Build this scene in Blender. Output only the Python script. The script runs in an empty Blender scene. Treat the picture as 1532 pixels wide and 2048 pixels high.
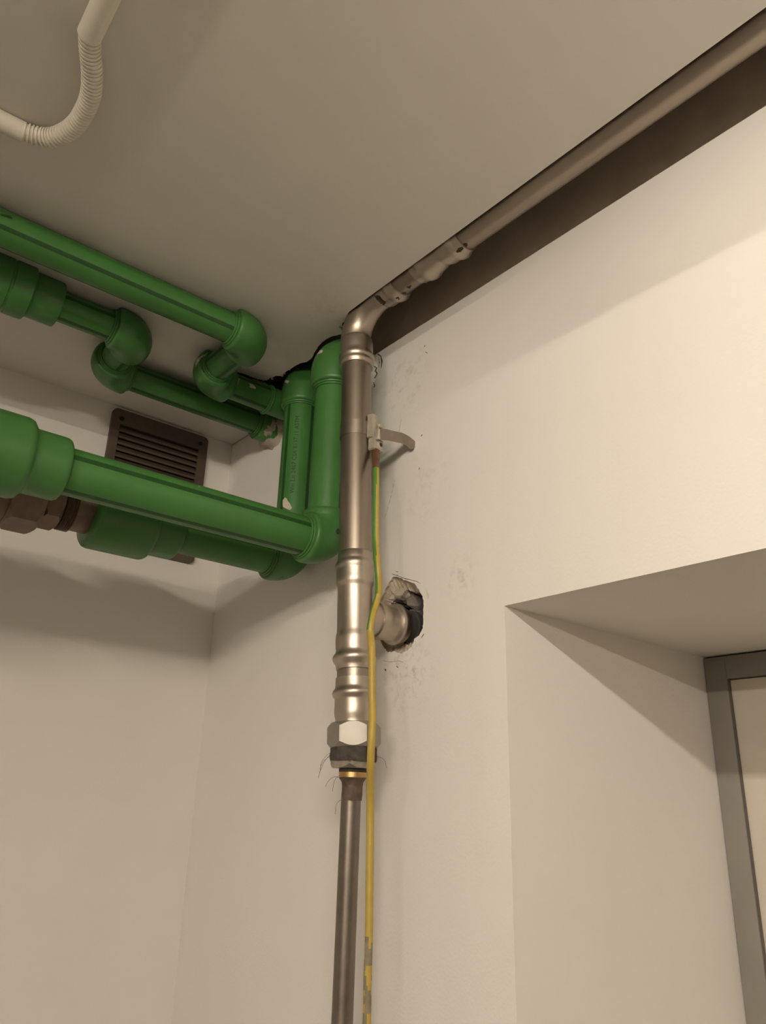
import bpy, bmesh, math, random
from mathutils import Vector, Matrix, geometry, noise
from mathutils.bvhtree import BVHTree

random.seed(7)
S = 0.76            # metres per layout unit (unit = camera to right wall)
EYE = 1.6           # camera height above the floor
scene = bpy.context.scene
COL = scene.collection

# ------------------------------------------------------------------ camera
FPX, YAW, PIT, ROL = 1539.617, math.radians(50.75681), math.radians(20.68879), math.radians(1.68014)
fw = Vector((math.cos(YAW)*math.cos(PIT), math.sin(YAW)*math.cos(PIT), math.sin(PIT)))
rt0 = Vector((math.sin(YAW), -math.cos(YAW), 0))
up0 = rt0.cross(fw)
RT = rt0*math.cos(ROL) + up0*math.sin(ROL)
UP = RT.cross(fw)
cam_d = bpy.data.cameras.new('camera')
cam_d.sensor_fit = 'VERTICAL'; cam_d.sensor_height = 24.0
cam_d.lens = FPX*24.0/2048.0
cam_d.clip_start = 0.02
cam = bpy.data.objects.new('camera', cam_d); COL.objects.link(cam)
cam.matrix_world = Matrix(((RT.x, UP.x, -fw.x, 0), (RT.y, UP.y, -fw.y, 0), (RT.z, UP.z, -fw.z, EYE), (0, 0, 0, 1)))
scene.camera = cam
CAMP = Vector((0, 0, EYE))

def ray(px, py):
    return (RT*(px-766) - UP*(py-1024) + fw*FPX).normalized()
def on_x(px, py, X): d = ray(px, py); return d*(X/d.x)
def on_y(px, py, Y): d = ray(px, py); return d*(Y/d.y)
def on_z(px, py, Z): d = ray(px, py); return d*(Z/d.z)

# ------------------------------------------------------------------ world, exposure
w = bpy.data.worlds.new('world'); scene.world = w
w.use_nodes = True
w.node_tree.nodes['Background'].inputs[0].default_value = (0.02, 0.018, 0.015, 1)
w.node_tree.nodes['Background'].inputs[1].default_value = 0.3
scene.view_settings.view_transform = 'Standard'
scene.view_settings.look = 'None'
scene.view_settings.gamma = 1.0
scene.view_settings.use_curve_mapping = False
scene.view_settings.exposure = 0.09
LAMP_NEAR = 268.0     # tube radiance
LAMP_FAR = 575.0
LAMP_COL = (1.0, 0.885, 0.735)
LAMP_COL_FAR = (1.0, 0.89, 0.765)

# ------------------------------------------------------------------ helpers
def V(x, y=None, z=None):
    if y is None: x, y, z = x
    return Vector((S*x, S*y, S*z + EYE))

class MB:
    """collects geometry given in layout units; build() makes one mesh object in metres"""
    def __init__(self): self.v = []; self.f = []; self.m = []
    def add(self, vs, fs, mi=0):
        o = len(self.v)
        self.v += [Vector(p) for p in vs]; self.f += [tuple(i+o for i in q) for q in fs]
        self.m += [mi]*len(fs)
        return self
    def box(self, a, b, bev=0.0):
        x0, y0, z0 = a; x1, y1, z1 = b
        if bev <= 0:
            vs = [(x, y, z) for x in (x0, x1) for y in (y0, y1) for z in (z0, z1)]
            return self.add(vs, [(0, 1, 3, 2), (4, 6, 7, 5), (0, 4, 5, 1), (2, 3, 7, 6), (0, 2, 6, 4), (1, 5, 7, 3)])
        bm = bmesh.new(); bmesh.ops.create_cube(bm, size=1)
        for v in bm.verts:
            v.co = Vector(((x0+x1)/2 + v.co.x*(x1-x0), (y0+y1)/2 + v.co.y*(y1-y0), (z0+z1)/2 + v.co.z*(z1-z0)))
        bmesh.ops.bevel(bm, geom=bm.edges[:], offset=bev, segments=2, affect='EDGES', profile=0.6)
        self.bm(bm); bm.free(); return self
    def bm(self, bm):
        bm.verts.index_update()
        return self.add([v.co.copy() for v in bm.verts], [[v.index for v in f.verts] for f in bm.faces])
    def sweep(self, pts, radii, seg=36, cap=True, closed=False):
        pts = [Vector(p) for p in pts]; n = len(pts)
        if not hasattr(radii, '__len__'): radii = [radii]*n
        tan = []
        for i in range(n):
            a = pts[max(i-1, 0)]; b = pts[min(i+1, n-1)]
            d = b - a
            tan.append(d.normalized() if d.length > 1e-9 else (tan[-1] if tan else Vector((0, 0, 1))))
        # coincident points (steps in the profile): take the next different direction
        ref = Vector((0, 0, 1)) if abs(tan[0].z) < .9 else Vector((1, 0, 0))
        u = (ref - tan[0]*ref.dot(tan[0])).normalized()
        rings = []
        for i in range(n):
            u = (u - tan[i]*u.dot(tan[i])).normalized()
            w_ = tan[i].cross(u)
            rings.append([pts[i] + (u*math.cos(2*math.pi*k/seg) + w_*math.sin(2*math.pi*k/seg))*radii[i] for k in range(seg)])
        vs = [p for r in rings for p in r]; fs = []
        for i in range(n-1):
            for k in range(seg):
                k2 = (k+1) % seg
                fs.append((i*seg+k, i*seg+k2, (i+1)*seg+k2, (i+1)*seg+k))
        if cap:
            fs.append(tuple(reversed(range(seg)))); fs.append(tuple((n-1)*seg+k for k in range(seg)))
        return self.add(vs, fs)
    def lathe(self, org, d, prof, seg=48, cap=True):
        """prof: list of (distance along d, radius)"""
        org = Vector(org); d = Vector(d).normalized()
        ref = Vector((0, 0, 1)) if abs(d.z) < .9 else Vector((1, 0, 0))
        u = (ref - d*ref.dot(d)).normalized(); w_ = d.cross(u)
        vs = []; fs = []
        for t, r in prof:
            for k in range(seg):
                a = 2*math.pi*k/seg
                vs.append(org + d*t + (u*math.cos(a) + w_*math.sin(a))*r)
        n = len(prof)
        for i in range(n-1):
            for k in range(seg):
                k2 = (k+1) % seg
                fs.append((i*seg+k, i*seg+k2, (i+1)*seg+k2, (i+1)*seg+k))
        if cap:
            fs.append(tuple(reversed(range(seg)))); fs.append(tuple((n-1)*seg+k for k in range(seg)))
        return self.add(vs, fs)
    def torus(self, c, d, R, r, seg=48, sub=10):
        return self.lathe_closed(c, d, [(r*math.sin(2*math.pi*j/sub), R + r*math.cos(2*math.pi*j/sub)) for j in range(sub)], seg)
    def lathe_closed(self, org, d, prof, seg=48):
        return self.lathe(org, d, prof + [prof[0]], seg, cap=False)
    def hexprism(self, org, d, t0, t1, rc, rot=0.0, cham=0.0):
        """hexagonal nut with chamfered corners; rc = corner radius"""
        org = Vector(org); d = Vector(d).normalized()
        ref = Vector((0, 1, 0)) if abs(d.y) < .9 else Vector((1, 0, 0))
        u = (ref - d*ref.dot(d)).normalized(); w_ = d.cross(u)
        # fine polygon so the chamfer curve shows: intersect hex with a cone
        N = 72; vs = []; fs = []
        ra = rc*math.cos(math.pi/6)
        def hr(a):
            b = ((a - rot) % (math.pi/3)) - math.pi/6
            return ra/math.cos(b)
        lev = []
        for k in range(N):
            a = 2*math.pi*k/N; lev.append((a, hr(a)))
        def ring(f):
            for a, r in lev:
                t, rr = f(r); vs.append(org + d*t + (u*math.cos(a) + w_*math.sin(a))*rr)
        ring(lambda r: (t0, ra*0.985)); ring(lambda r: (t0 + (r-ra*.985)*cham*4, r))
        ring(lambda r: (t1 - (r-ra*.985)*cham*4, r)); ring(lambda r: (t1, ra*0.985))
        for i in range(3):
            for k in range(N):
                k2 = (k+1) % N
                fs.append((i*N+k, i*N+k2, (i+1)*N+k2, (i+1)*N+k))
        fs.append(tuple(reversed(range(N)))); fs.append(tuple(3*N+k for k in range(N)))
        return self.add(vs, fs)
    def build(self, name, mat, parent=None, smooth=True, angle=35):
        me = bpy.data.meshes.new(name)
        root = parent
        off = Vector((0, 0, 0))
        p = parent
        while p is not None:
            off += p.location; p = p.parent
        me.from_pydata([V(p_) - off for p_ in self.v], [], self.f)
        mats = mat if isinstance(mat, (list, tuple)) else [mat]
        for m_ in mats: me.materials.append(m_)
        for i, pl in enumerate(me.polygons): pl.material_index = self.m[i]
        bm = bmesh.new(); bm.from_mesh(me)
        bmesh.ops.recalc_face_normals(bm, faces=bm.faces[:])
        bm.to_mesh(me); bm.free()
        me.update()
        ob = bpy.data.objects.new(name, me); COL.objects.link(ob)
        if smooth:
            for pl in me.polygons: pl.use_smooth = True
            try: me.set_sharp_from_angle(angle=math.radians(angle))
            except Exception: pass
        if parent: ob.parent = parent
        return ob

def tag(o, label=None, cat=None, group=None, kind=None):
    if label: o['label'] = label
    if cat: o['category'] = cat
    if group: o['group'] = group
    if kind: o['kind'] = kind
    return o
def thing(name, base, label, cat, group=None):
    e = bpy.data.objects.new(name, None); COL.objects.link(e)
    e.location = V(base); e.empty_display_size = 0.05
    return tag(e, label, cat, group)

# ------------------------------------------------------------------ materials
def mat(name):
    m = bpy.data.materials.new(name); m.use_nodes = True
    nt = m.node_tree; b = nt.nodes['Principled BSDF']
    return m, nt, b
def rgb(r, g, b): return (r, g, b, 1)
def noise_node(nt, scale, detail=4, rough=.55, coord='Object', vec=None, stretch=None):
    tc = nt.nodes.new('ShaderNodeTexCoord'); n = nt.nodes.new('ShaderNodeTexNoise')
    n.inputs['Scale'].default_value = scale; n.inputs['Detail'].default_value = detail; n.inputs['Roughness'].default_value = rough
    src = tc.outputs[coord]
    if stretch:
        mp = nt.nodes.new('ShaderNodeMapping'); mp.inputs['Scale'].default_value = stretch
        nt.links.new(src, mp.inputs[0]); src = mp.outputs[0]
    nt.links.new(src, n.inputs['Vector'])
    return n
def ramp(nt, src, stops):
    r = nt.nodes.new('ShaderNodeValToRGB')
    e = r.color_ramp.elements
    while len(e) < len(stops): e.new(0.5)
    for k, (p, c) in enumerate(stops): e[k].position = p; e[k].color = c
    nt.links.new(src, r.inputs[0]); return r
def bump(nt, b, src, strength, dist=0.002):
    bp = nt.nodes.new('ShaderNodeBump'); bp.inputs['Strength'].default_value = strength; bp.inputs['Distance'].default_value = dist
    nt.links.new(src, bp.inputs['Height']); nt.links.new(bp.outputs[0], b.inputs['Normal']); return bp

def paint(name, c0, c1, bumpscale=260, bumps=.25, stains=()):
    m, nt, b = mat(name)
    n = noise_node(nt, 2.2, 5, .6)
    r = ramp(nt, n.outputs[0], [(.3, rgb(*c0)), (.7, rgb(*c1))])
    col = r.outputs[0]
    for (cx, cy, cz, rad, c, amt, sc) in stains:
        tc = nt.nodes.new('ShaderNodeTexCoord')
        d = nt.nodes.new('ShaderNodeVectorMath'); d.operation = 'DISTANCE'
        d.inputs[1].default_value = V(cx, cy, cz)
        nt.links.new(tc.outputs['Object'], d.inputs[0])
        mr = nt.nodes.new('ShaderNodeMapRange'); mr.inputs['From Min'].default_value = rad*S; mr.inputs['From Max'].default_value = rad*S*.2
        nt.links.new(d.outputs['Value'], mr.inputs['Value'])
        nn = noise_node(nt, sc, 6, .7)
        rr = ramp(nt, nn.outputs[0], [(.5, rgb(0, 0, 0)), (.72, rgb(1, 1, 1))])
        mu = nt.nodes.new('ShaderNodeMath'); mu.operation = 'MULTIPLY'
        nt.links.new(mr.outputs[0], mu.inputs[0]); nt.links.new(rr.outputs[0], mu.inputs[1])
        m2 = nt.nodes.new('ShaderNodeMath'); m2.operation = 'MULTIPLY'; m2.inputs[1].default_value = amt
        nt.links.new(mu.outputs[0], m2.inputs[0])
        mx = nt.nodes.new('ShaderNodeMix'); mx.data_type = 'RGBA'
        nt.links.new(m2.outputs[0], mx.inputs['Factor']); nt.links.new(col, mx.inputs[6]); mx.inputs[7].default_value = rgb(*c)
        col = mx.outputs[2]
    nt.links.new(col, b.inputs['Base Color'])
    b.inputs['Roughness'].default_value = .62
    b.inputs['Specular IOR Level'].default_value = .3
    n2 = noise_node(nt, bumpscale, 3, .5)
    bump(nt, b, n2.outputs[0], bumps, .0012)
    return m

M = {}
M['wall'] = paint('wall_paint', (.735, .70, .655), (.76, .73, .685), 230, .30,
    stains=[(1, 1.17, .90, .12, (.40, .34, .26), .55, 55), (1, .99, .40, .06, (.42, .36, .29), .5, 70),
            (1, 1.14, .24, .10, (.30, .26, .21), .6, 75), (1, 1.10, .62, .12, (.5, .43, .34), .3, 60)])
M['wall_l'] = paint('wall_left_paint', (.72, .685, .635), (.745, .71, .665), 200, .15)
M['wall_d'] = paint('grey_wall_paint', (.40, .37, .33), (.44, .41, .36), 200, .15)
M['ceil'] = paint('ceiling_paint', (.62, .585, .53), (.65, .62, .565), 160, .18,
    stains=[(.85, 1.3, 1.022, .30, (.42, .37, .27), .5, 14), (.63, .25, 1.022, .05, (.45, .4, .33), .6, 40)])

def simple(name, c, rough=.5, metal=0.0, var=.0, scale=30, bumpamt=0, bscale=200, spec=.5, stretch=None):
    m, nt, b = mat(name)
    if var > 0:
        n = noise_node(nt, scale, 5, .6, stretch=stretch)
        r = ramp(nt, n.outputs[0], [(.3, rgb(*[x*(1-var) for x in c])), (.7, rgb(*[min(1, x*(1+var)) for x in c]))])
        nt.links.new(r.outputs[0], b.inputs['Base Color'])
    else: b.inputs['Base Color'].default_value = rgb(*c)
    b.inputs['Roughness'].default_value = rough; b.inputs['Metallic'].default_value = metal
    b.inputs['Specular IOR Level'].default_value = spec
    if bumpamt:
        n2 = noise_node(nt, bscale, 3); bump(nt, b, n2.outputs[0], bumpamt, .001)
    return m
M['green'] = simple('green_polypropylene', (.050, .165, .036), .42, 0, .10, 9, .05, 300, .35)
M['green2'] = simple('green_polypropylene_fitting', (.048, .158, .035), .38, 0, .08, 12, .06, 240, .4)
M['stripe'] = simple('dark_green_stripe', (.016, .062, .014), .45, 0, 0, 10, 0, 0, .3)
M['print'] = simple('dark_print', (.012, .035, .012), .6)
M['marker'] = simple('black_marker', (.018, .014, .010), .5)
M['label_ink'] = simple('label_letters', (.16, .14, .11), .6)
M['steel'] = simple('stainless_steel_tube', (.35, .295, .24), .42, 1, .12, 14, .05, 500, .5, (1, 1, .25))
M['steel_f'] = simple('press_fitting_steel', (.47, .41, .34), .40, 1, .07, 18, .05, 400)
M['steel_dk'] = simple('dull_ceiling_steel', (.33, .28, .23), .40, 1, .12, 14, .06, 400, .5, (1, .25, 1))
M['galv'] = simple('galvanised_steel', (.22, .19, .16), .42, 1, .14, 40, .12, 260)
M['nut'] = simple('machined_nut', (.34, .315, .275), .50, .75, .06, 30)
M['nut_cast'] = simple('cast_galvanised_nut', (.46, .42, .36), .42, 1, .25, 90, .5, 160)
M['hemp'] = simple('dark_hemp_seal', (.055, .045, .035), .85, 0, .5, 120, .6, 300)
M['hemp_fibre'] = simple('hemp_fibre', (.16, .12, .08), .9)
M['brass'] = simple('brass_ring', (.52, .34, .14), .42, 1, .15, 60)
M['rust'] = simple('rusted_end', (.12, .085, .06), .7, .4, .4, 90, .4, 200)
M['oldbrass'] = simple('brown_metal_union', (.15, .105, .075), .48, .55, .2, 40, .12, 200)
M['copper'] = simple('brown_copper_lug', (.20, .095, .05), .5, .6, .2, 60)
M['zinc'] = simple('zinc_clamp', (.47, .43, .35), .42, .45, .12, 70, .1, 200)
M['strap'] = simple('steel_strap', (.34, .295, .24), .40, 1, .10, 60)
M['yellow'] = simple('cable_yellow', (.42, .30, .055), .45, 0, .08, 60)
M['cgreen'] = simple('cable_green', (.085, .21, .03), .45, 0, .08, 60)
M['cdirt'] = simple('cable_grey_paint', (.22, .18, .12), .7, 0, .2, 80)
M['conduit'] = simple('pvc_conduit', (.64, .60, .50), .45, 0, .04, 20)
M['grille'] = simple('brown_vent_plastic', (.085, .060, .042), .55, 0, .15, 40, .05, 200)
M['dark'] = simple('vent_duct_dark', (.015, .012, .010), .9)
M['plaster'] = simple('raw_plaster', (.47, .40, .31), .9, 0, .22, 60, .8, 120)
M['splash'] = simple('plaster_splash', (.50, .44, .34), .9, 0, .15, 60, .3, 200)
M['lump'] = simple('rough_plaster_lump', (.36, .31, .24), .95, 0, .2, 45, .8, 90)  # rough plaster with the shade by the wall mixed into its darker colour
M['rubble'] = simple('grey_rubble', (.17, .15, .125), .95, 0, .4, 50, .9, 90)
M['rubber'] = simple('black_sleeve', (.05, .045, .04), .6, 0, .2, 60)
M['crack'] = simple('crack_dark', (.10, .075, .055), .9)
M['crack_faint'] = simple('crack_faint', (.40, .34, .265), .9)
M['frame'] = simple('grey_door_frame', (.23, .215, .185), .42, 0, .06, 12, .04, 200, .5)
M['seal'] = simple('frame_seal', (.10, .09, .075), .35)
M['leaf'] = simple('pale_door_leaf', (.60, .55, .46), .45, 0, .03, 5)
M['floor'] = simple('floor_concrete', (.20, .185, .165), .6, 0, .12, 6, .2, 60)
M['slab'] = simple('raw_slab', (.34, .30, .25), .9, 0, .2, 12, .5, 60)
M['core_shade'] = simple('ceiling_core_shade', (.10, .070, .045), .95, 0, .3, 60, .5, 120)  # board core on cut edges, coloured dark to stand in for shade in gaps
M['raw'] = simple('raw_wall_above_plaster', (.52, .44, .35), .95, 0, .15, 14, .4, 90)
M['housing'] = simple('lamp_housing', (.78, .77, .74), .5)
def emit(name, c, s):
    m, nt, b = mat(name)
    b.inputs['Base Color'].default_value = rgb(.9, .9, .9)
    b.inputs['Emission Color'].default_value = rgb(*c); b.inputs['Emission Strength'].default_value = s
    return m
M['tube_n'] = emit('lamp_tube_near', LAMP_COL, LAMP_NEAR)
M['tube_f'] = emit('lamp_tube_far', LAMP_COL_FAR, LAMP_FAR)

# ------------------------------------------------------------------ the room
H = 1.022            # ceiling plane above the eye (units)
FZ = -EYE/S          # floor
YL = 1.969           # left wall plane
XMIN, YMIN = -5.4, -4.0
EC = 0.847           # ceiling edge beside the pipe slot
NY, NZ, ND = 0.881, 0.328, 1.674    # door recess: left reveal, soffit, depth plane
NY0 = -0.45
TOP = H + 0.16

def fill_loops(loops, to3d):
    """triangulated face from an outer loop and hole loops (2-D), returns verts, tris"""
    pts = []; edges = []
    for lp in loops:
        o = len(pts); pts += [Vector(p) for p in lp]
        edges += [(o+i, o+(i+1) % len(lp)) for i in range(len(lp))]
    bm = bmesh.new()
    vs = [bm.verts.new(to3d(p)) for p in pts]
    es = [bm.edges.new((vs[a], vs[b])) for a, b in edges]
    bmesh.ops.triangle_fill(bm, use_beauty=True, use_dissolve=False, edges=es)
    bm.verts.index_update()
    v = [x.co.copy() for x in bm.verts]; f = [[x.index for x in fc.verts] for fc in bm.faces]
    bm.free()
    return v, f

# broken hole where the tee enters the right wall: ring of chipped plaster, then the cavity
def wpt(px, py): p = on_x(px, py, 1.0); return (p.y, p.z)
hole_px = [(758, 1206), (768, 1184), (778, 1166), (787, 1152), (800, 1157), (815, 1161), (829, 1168), (838, 1179), (845, 1192),
           (847, 1212), (847, 1235), (845, 1256), (839, 1270), (829, 1278), (824, 1292), (812, 1302), (800, 1307), (789, 1302), (776, 1304), (766, 1292), (759, 1272), (755, 1240)]
def jitter(loop, n, amp, seed):
    rnd = random.Random(seed); out = []
    for i in range(len(loop)):
        a = Vector(loop[i]); b = Vector(loop[(i+1) % len(loop)])
        for k in range(n):
            p = a.lerp(b, k/n)
            out.append((p.x + rnd.uniform(-amp, amp), p.y + rnd.uniform(-amp, amp)))
    return out
hole = jitter([wpt(*p) for p in hole_px], 4, .0016, 3)
hc = Vector((sum(p[0] for p in hole)/len(hole), sum(p[1] for p in hole)/len(hole)))
in_px = [(767, 1212), (775, 1200), (784, 1192), (793, 1188), (800, 1180), (813, 1181), (824, 1183), (836, 1184), (843, 1197),
         (845, 1214), (845, 1235), (843, 1255), (838, 1267), (829, 1276), (815, 1281), (806, 1284), (797, 1285), (788, 1283), (777, 1280), (770, 1272), (765, 1260), (763, 1238)]
inner = jitter([wpt(*p) for p in in_px], 4, .0022, 5)

WR = MB()
PT = 1.0198            # top of the painted plaster
outer = [(YMIN, FZ), (NY0, FZ), (NY0, NZ), (NY, NZ), (NY, FZ), (YL+.1, FZ), (YL+.1, PT), (YMIN, PT)]
v, f = fill_loops([outer, hole], lambda p: Vector((1.0, p[0], p[1])))
WR.add(v, f)
# sides of the wall (reveals, soffit of the recess, ends)
n = len(outer)
WR.add([(1.0, a, b) for a, b in outer] + [(ND+.06, a, b) for a, b in outer], [(i, (i+1) % n, n+(i+1) % n, n+i) for i in range(n)])
WR.add([(ND+.06, YMIN, FZ), (ND+.06, NY0, FZ), (ND+.06, NY0, PT), (ND+.06, YMIN, PT), (ND+.06, NY, FZ), (ND+.06, YL+.1, FZ), (ND+.06, YL+.1, PT), (ND+.06, NY, PT), (ND+.06, NY0, NZ), (ND+.06, NY, NZ)],
       [(0, 1, 2, 3), (4, 5, 6, 7), (8, 9, 7, 2)])
wall_right = tag(WR.build('wall_right', M['wall'], smooth=False), kind='structure')
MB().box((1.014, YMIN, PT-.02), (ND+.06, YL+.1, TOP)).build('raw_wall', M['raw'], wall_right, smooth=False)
# chipped rim and cavity
RM = MB(); n = len(hole)
rnd = random.Random(9)
mid = [((hole[i][0]*.55+inner[i][0]*.45) + rnd.uniform(-.002, .002), (hole[i][1]*.55+inner[i][1]*.45) + rnd.uniform(-.002, .002)) for i in range(n)]
vs = [(1.0, *p) for p in hole] + [(1.005 + rnd.uniform(0, .003), *hole[i]) for i in range(n)] + \
     [(1.008 + rnd.uniform(0, .010), *mid[i]) for i in range(n)] + [(1.016 + rnd.uniform(0, .012), *inner[i]) for i in range(n)]
fs = []
for L in range(3):
    for i in range(n): fs.append((L*n+i, L*n+(i+1) % n, (L+1)*n+(i+1) % n, (L+1)*n+i))
RM.add(vs, fs)
RM.build('broken_plaster_rim', M['plaster'], wall_right, smooth=False)
CV = MB()
vs = []; lv = [(1.018, 1.0), (1.05, .97), (1.09, 1.0), (1.13, .9), (1.15, .5)]
for x, k in lv:
    for i in range(n):
        p = hc + (Vector(inner[i])-hc)*k*(1+rnd.uniform(-.09, .09) if x > 1.02 else 1.03)
        vs.append((x + (rnd.uniform(-.008, .008) if x > 1.02 else 0), p.x, p.y))
fs = []
for L in range(len(lv)-1):
    for i in range(n): fs.append((L*n+i, L*n+(i+1) % n, (L+1)*n+(i+1) % n, (L+1)*n+i))
fs.append(tuple((len(lv)-1)*n+i for i in range(n)))
CV.add(vs, fs)
CV.build('hole_cavity', M['rubble'], wall_right, smooth=False)
def chunk(c, r, sd, mat_, name, parent):
    rr = random.Random(sd); bm = bmesh.new(); bmesh.ops.create_icosphere(bm, subdivisions=2, radius=1)
    for q in bm.verts:
        k = 1 + .35*noise.noise(q.co*1.7 + Vector((sd, 0, 0)))
        q.co = Vector((q.co.x*r[0]*k, q.co.y*r[1]*k, q.co.z*r[2]*k)) + Vector(c)
    o = MB().bm(bm).build(name, mat_, parent, smooth=False); bm.free(); return o
for k, (px, py, X, r, m_) in enumerate([(806, 1188, 1.025, (.018, .022, .014), 'plaster'), (822, 1196, 1.05, (.03, .016, .016), 'rubble'), (838, 1205, 1.05, (.03, .012, .022), 'rubble'),
        (838, 1262, 1.045, (.03, .014, .014), 'rubble'), (792, 1196, 1.03, (.02, .02, .012), 'plaster'), (842, 1236, 1.06, (.03, .010, .020), 'rubble'), (790, 1290, 1.02, (.012, .025, .008), 'plaster')]):
    p = on_x(px, py, X); chunk(p, r, k+2, M[m_], 'rubble_piece', wall_right)

def slabbox(name, a, b, m_):
    return tag(MB().box(a, b).build(name, m_, smooth=False), kind='structure')
wall_left = slabbox('wall_left', (XMIN, YL, FZ), (1.0, YL+.12, TOP), M['wall_l'])
slabbox('wall_back', (XMIN, YMIN-.12, FZ), (1.0, YMIN, TOP), M['wall_d'])
slabbox('wall_far', (XMIN-.12, YMIN-.12, FZ), (XMIN, YL+.12, TOP), M['wall_d'])
slabbox('floor', (XMIN-.12, YMIN-.12, FZ-.1), (ND+.2, YL+.12, FZ), M['floor'])

# ceiling sheet with the open slot along the right wall
def cpt(px, py): p = on_z(px, py, H); return (p.x, p.y)
rag = [(690, 641), (684, 648), (682, 657), (686, 668), (676, 670), (664, 673), (653, 678), (644, 684), (636, 694), (629, 705), (624, 716),
       (613, 724), (602, 726), (592, 731), (582, 737), (572, 743), (565, 749), (559, 752), (551, 752), (545, 755), (538, 757), (534, 761), (527, 760), (519, 759), (508, 756), (496, 751), (484, 747), (470, 743), (463, 741)]
edge = [cpt(*p) for p in rag]
edge2 = []
rnd = random.Random(21)
for i in range(len(edge)-1):
    a = Vector(edge[i]); b = Vector(edge[i+1])
    for k in range(3):
        p = a.lerp(b, k/3); am = .0012 if i < 4 or i > 18 else .0006
        edge2.append((p.x+rnd.uniform(-am, am), p.y+rnd.uniform(-am, am)))
lastp = Vector(edge[-1])
edge2 += [(lastp.x, lastp.y), (lastp.x+.006, lastp.y+.02), (.86, 1.618), (.93, 1.612), (1.0, 1.60)]
slot = [(EC, YMIN), (EC, .2), (EC, .6), (EC, .9), (EC, 1.10), (EC+.001, 1.18)] + edge2
CE = MB()
loop = [(XMIN, YMIN)] + slot + [(1.0, YL), (XMIN, YL)]
v, f = fill_loops([loop], lambda p: Vector((p[0], p[1], H)))
CE.add(v, f)
n = len(loop)
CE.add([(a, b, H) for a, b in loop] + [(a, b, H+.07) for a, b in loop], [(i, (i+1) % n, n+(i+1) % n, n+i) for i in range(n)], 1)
ceiling = tag(CE.build('ceiling', [M['ceil'], M['core_shade']], smooth=False), kind='structure')
MB().box((XMIN-.12, YMIN-.12, TOP), (ND+.2, YL+.12, TOP+.12)).build('slab', M['slab'], ceiling, smooth=False)

# door in the recess
door = bpy.data.objects.new('door_1', None); COL.objects.link(door); door.location = V(ND, .3, FZ); tag(door, kind='structure')
JW = .050
MB().box((ND-.012, NY-JW, FZ), (ND+.05, NY-.001, NZ-.012), .002).build('jamb', M['frame'], door)
MB().box((ND-.012, NY0+.001, FZ), (ND+.05, NY0+JW, NZ-.012), .002).build('jamb', M['frame'], door)
MB().box((ND-.010, NY0+.001, NZ-.054), (ND+.05, NY-.0005, NZ-.004), .002).build('head', M['frame'], door)
MB().box((ND-.009, NY-JW-.0035, FZ), (ND+.03, NY-JW-.0002, NZ-.054)).build('frame_seal', M['seal'], door)
MB().box((ND-.004, NY0+JW+.002, FZ+.01), (ND+.045, NY-JW-.003, NZ-.056), .002).build('leaf', M['leaf'], door)

# ------------------------------------------------------------------ lamps (behind the camera)
def batten(loc, length, emat, drop, label):
    x, y, z = loc
    t = thing('batten_lamp', (x, y, H), label, 'lamp', None)
    MB().box((x-.05, y-length/2-.03, H-drop), (x+.05, y+length/2+.03, H-.0005), .006).build('housing', M['housing'], t)
    for s in (-1, 1):
        MB().box((x-.03, y+s*(length/2+.012)-.012, z-.025), (x+.03, y+s*(length/2+.012)+.012, H-drop+.002), .004).build('tube_holder', M['housing'], t)
    MB().lathe((x, y-length/2, z), (0, 1, 0), [(0, .017), (length, .017)], 20).build('tube', emat, t)
    return t
batten((-.40, -.52, .862), 1.0, M['tube_n'], .148, 'white single-tube batten lamp nearest the door recess')
batten((-4.2, -2.5, .955), 1.55, M['tube_f'], .04, 'white single-tube batten lamp across the room by the far wall')

# ------------------------------------------------------------------ green polypropylene pipes
X_, Y_, Z_ = Vector((1, 0, 0)), Vector((0, 1, 0)), Vector((0, 0, 1))
def face_angle_basis(mid, d):
    d = Vector(d).normalized(); c = -Vector(mid); e1 = (c - d*c.dot(d)).normalized()
    e2 = d.cross(e1)
    return e1, e2
def pipe(parent, a, b, r, stripes=(), m_='green', name='pipe', seg=48):
    a = Vector(a); b = Vector(b); d = (b-a); L = d.length; d.normalize()
    o = MB().lathe(a, d, [(0, r), (L*.5, r), (L, r)], seg).build(name, M[m_], parent)
    e1, e2 = face_angle_basis((a+b)/2, d)
    for ang, wd in stripes:
        s = MB(); vs = []; fs = []
        K = 5
        for t in (0, 1):
            for k in range(K):
                th = math.radians(ang) + (k/(K-1)-.5)*wd/r
                vs.append(a.lerp(b, .004 + t*.992) + (e1*math.cos(th)+e2*math.sin(th))*(r+.0004))
        for k in range(K-1): fs.append((k, k+1, K+k+1, K+k))
        # thin body
        m0 = len(vs)
        for t in (0, 1):
            for k in range(K):
                th = math.radians(ang) + (k/(K-1)-.5)*wd/r
                vs.append(a.lerp(b, .004 + t*.992) + (e1*math.cos(th)+e2*math.sin(th))*(r-.001))
        for k in range(K-1): fs.append((m0+k, m0+K+k, m0+K+k+1, m0+k+1))
        fs += [(0, K, m0+K, m0), (K-1, m0+K-1, m0+2*K-1, 2*K-1)]
        s.add(vs, fs).build('stripe', M['stripe'], o)
    return o
def beads(o, c, d, r, m_='green2'):
    """double melted ring where a pipe enters a socket (d points out of the socket)"""
    mb = MB(); d = Vector(d)
    mb.torus(Vector(c)+d*.0012, d, r+.0032, .0032, 56, 10)
    mb.torus(Vector(c)+d*.0062, d, r+.0012, .0026, 56, 10)
    return mb.build('weld_bead', M[m_], o)
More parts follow.
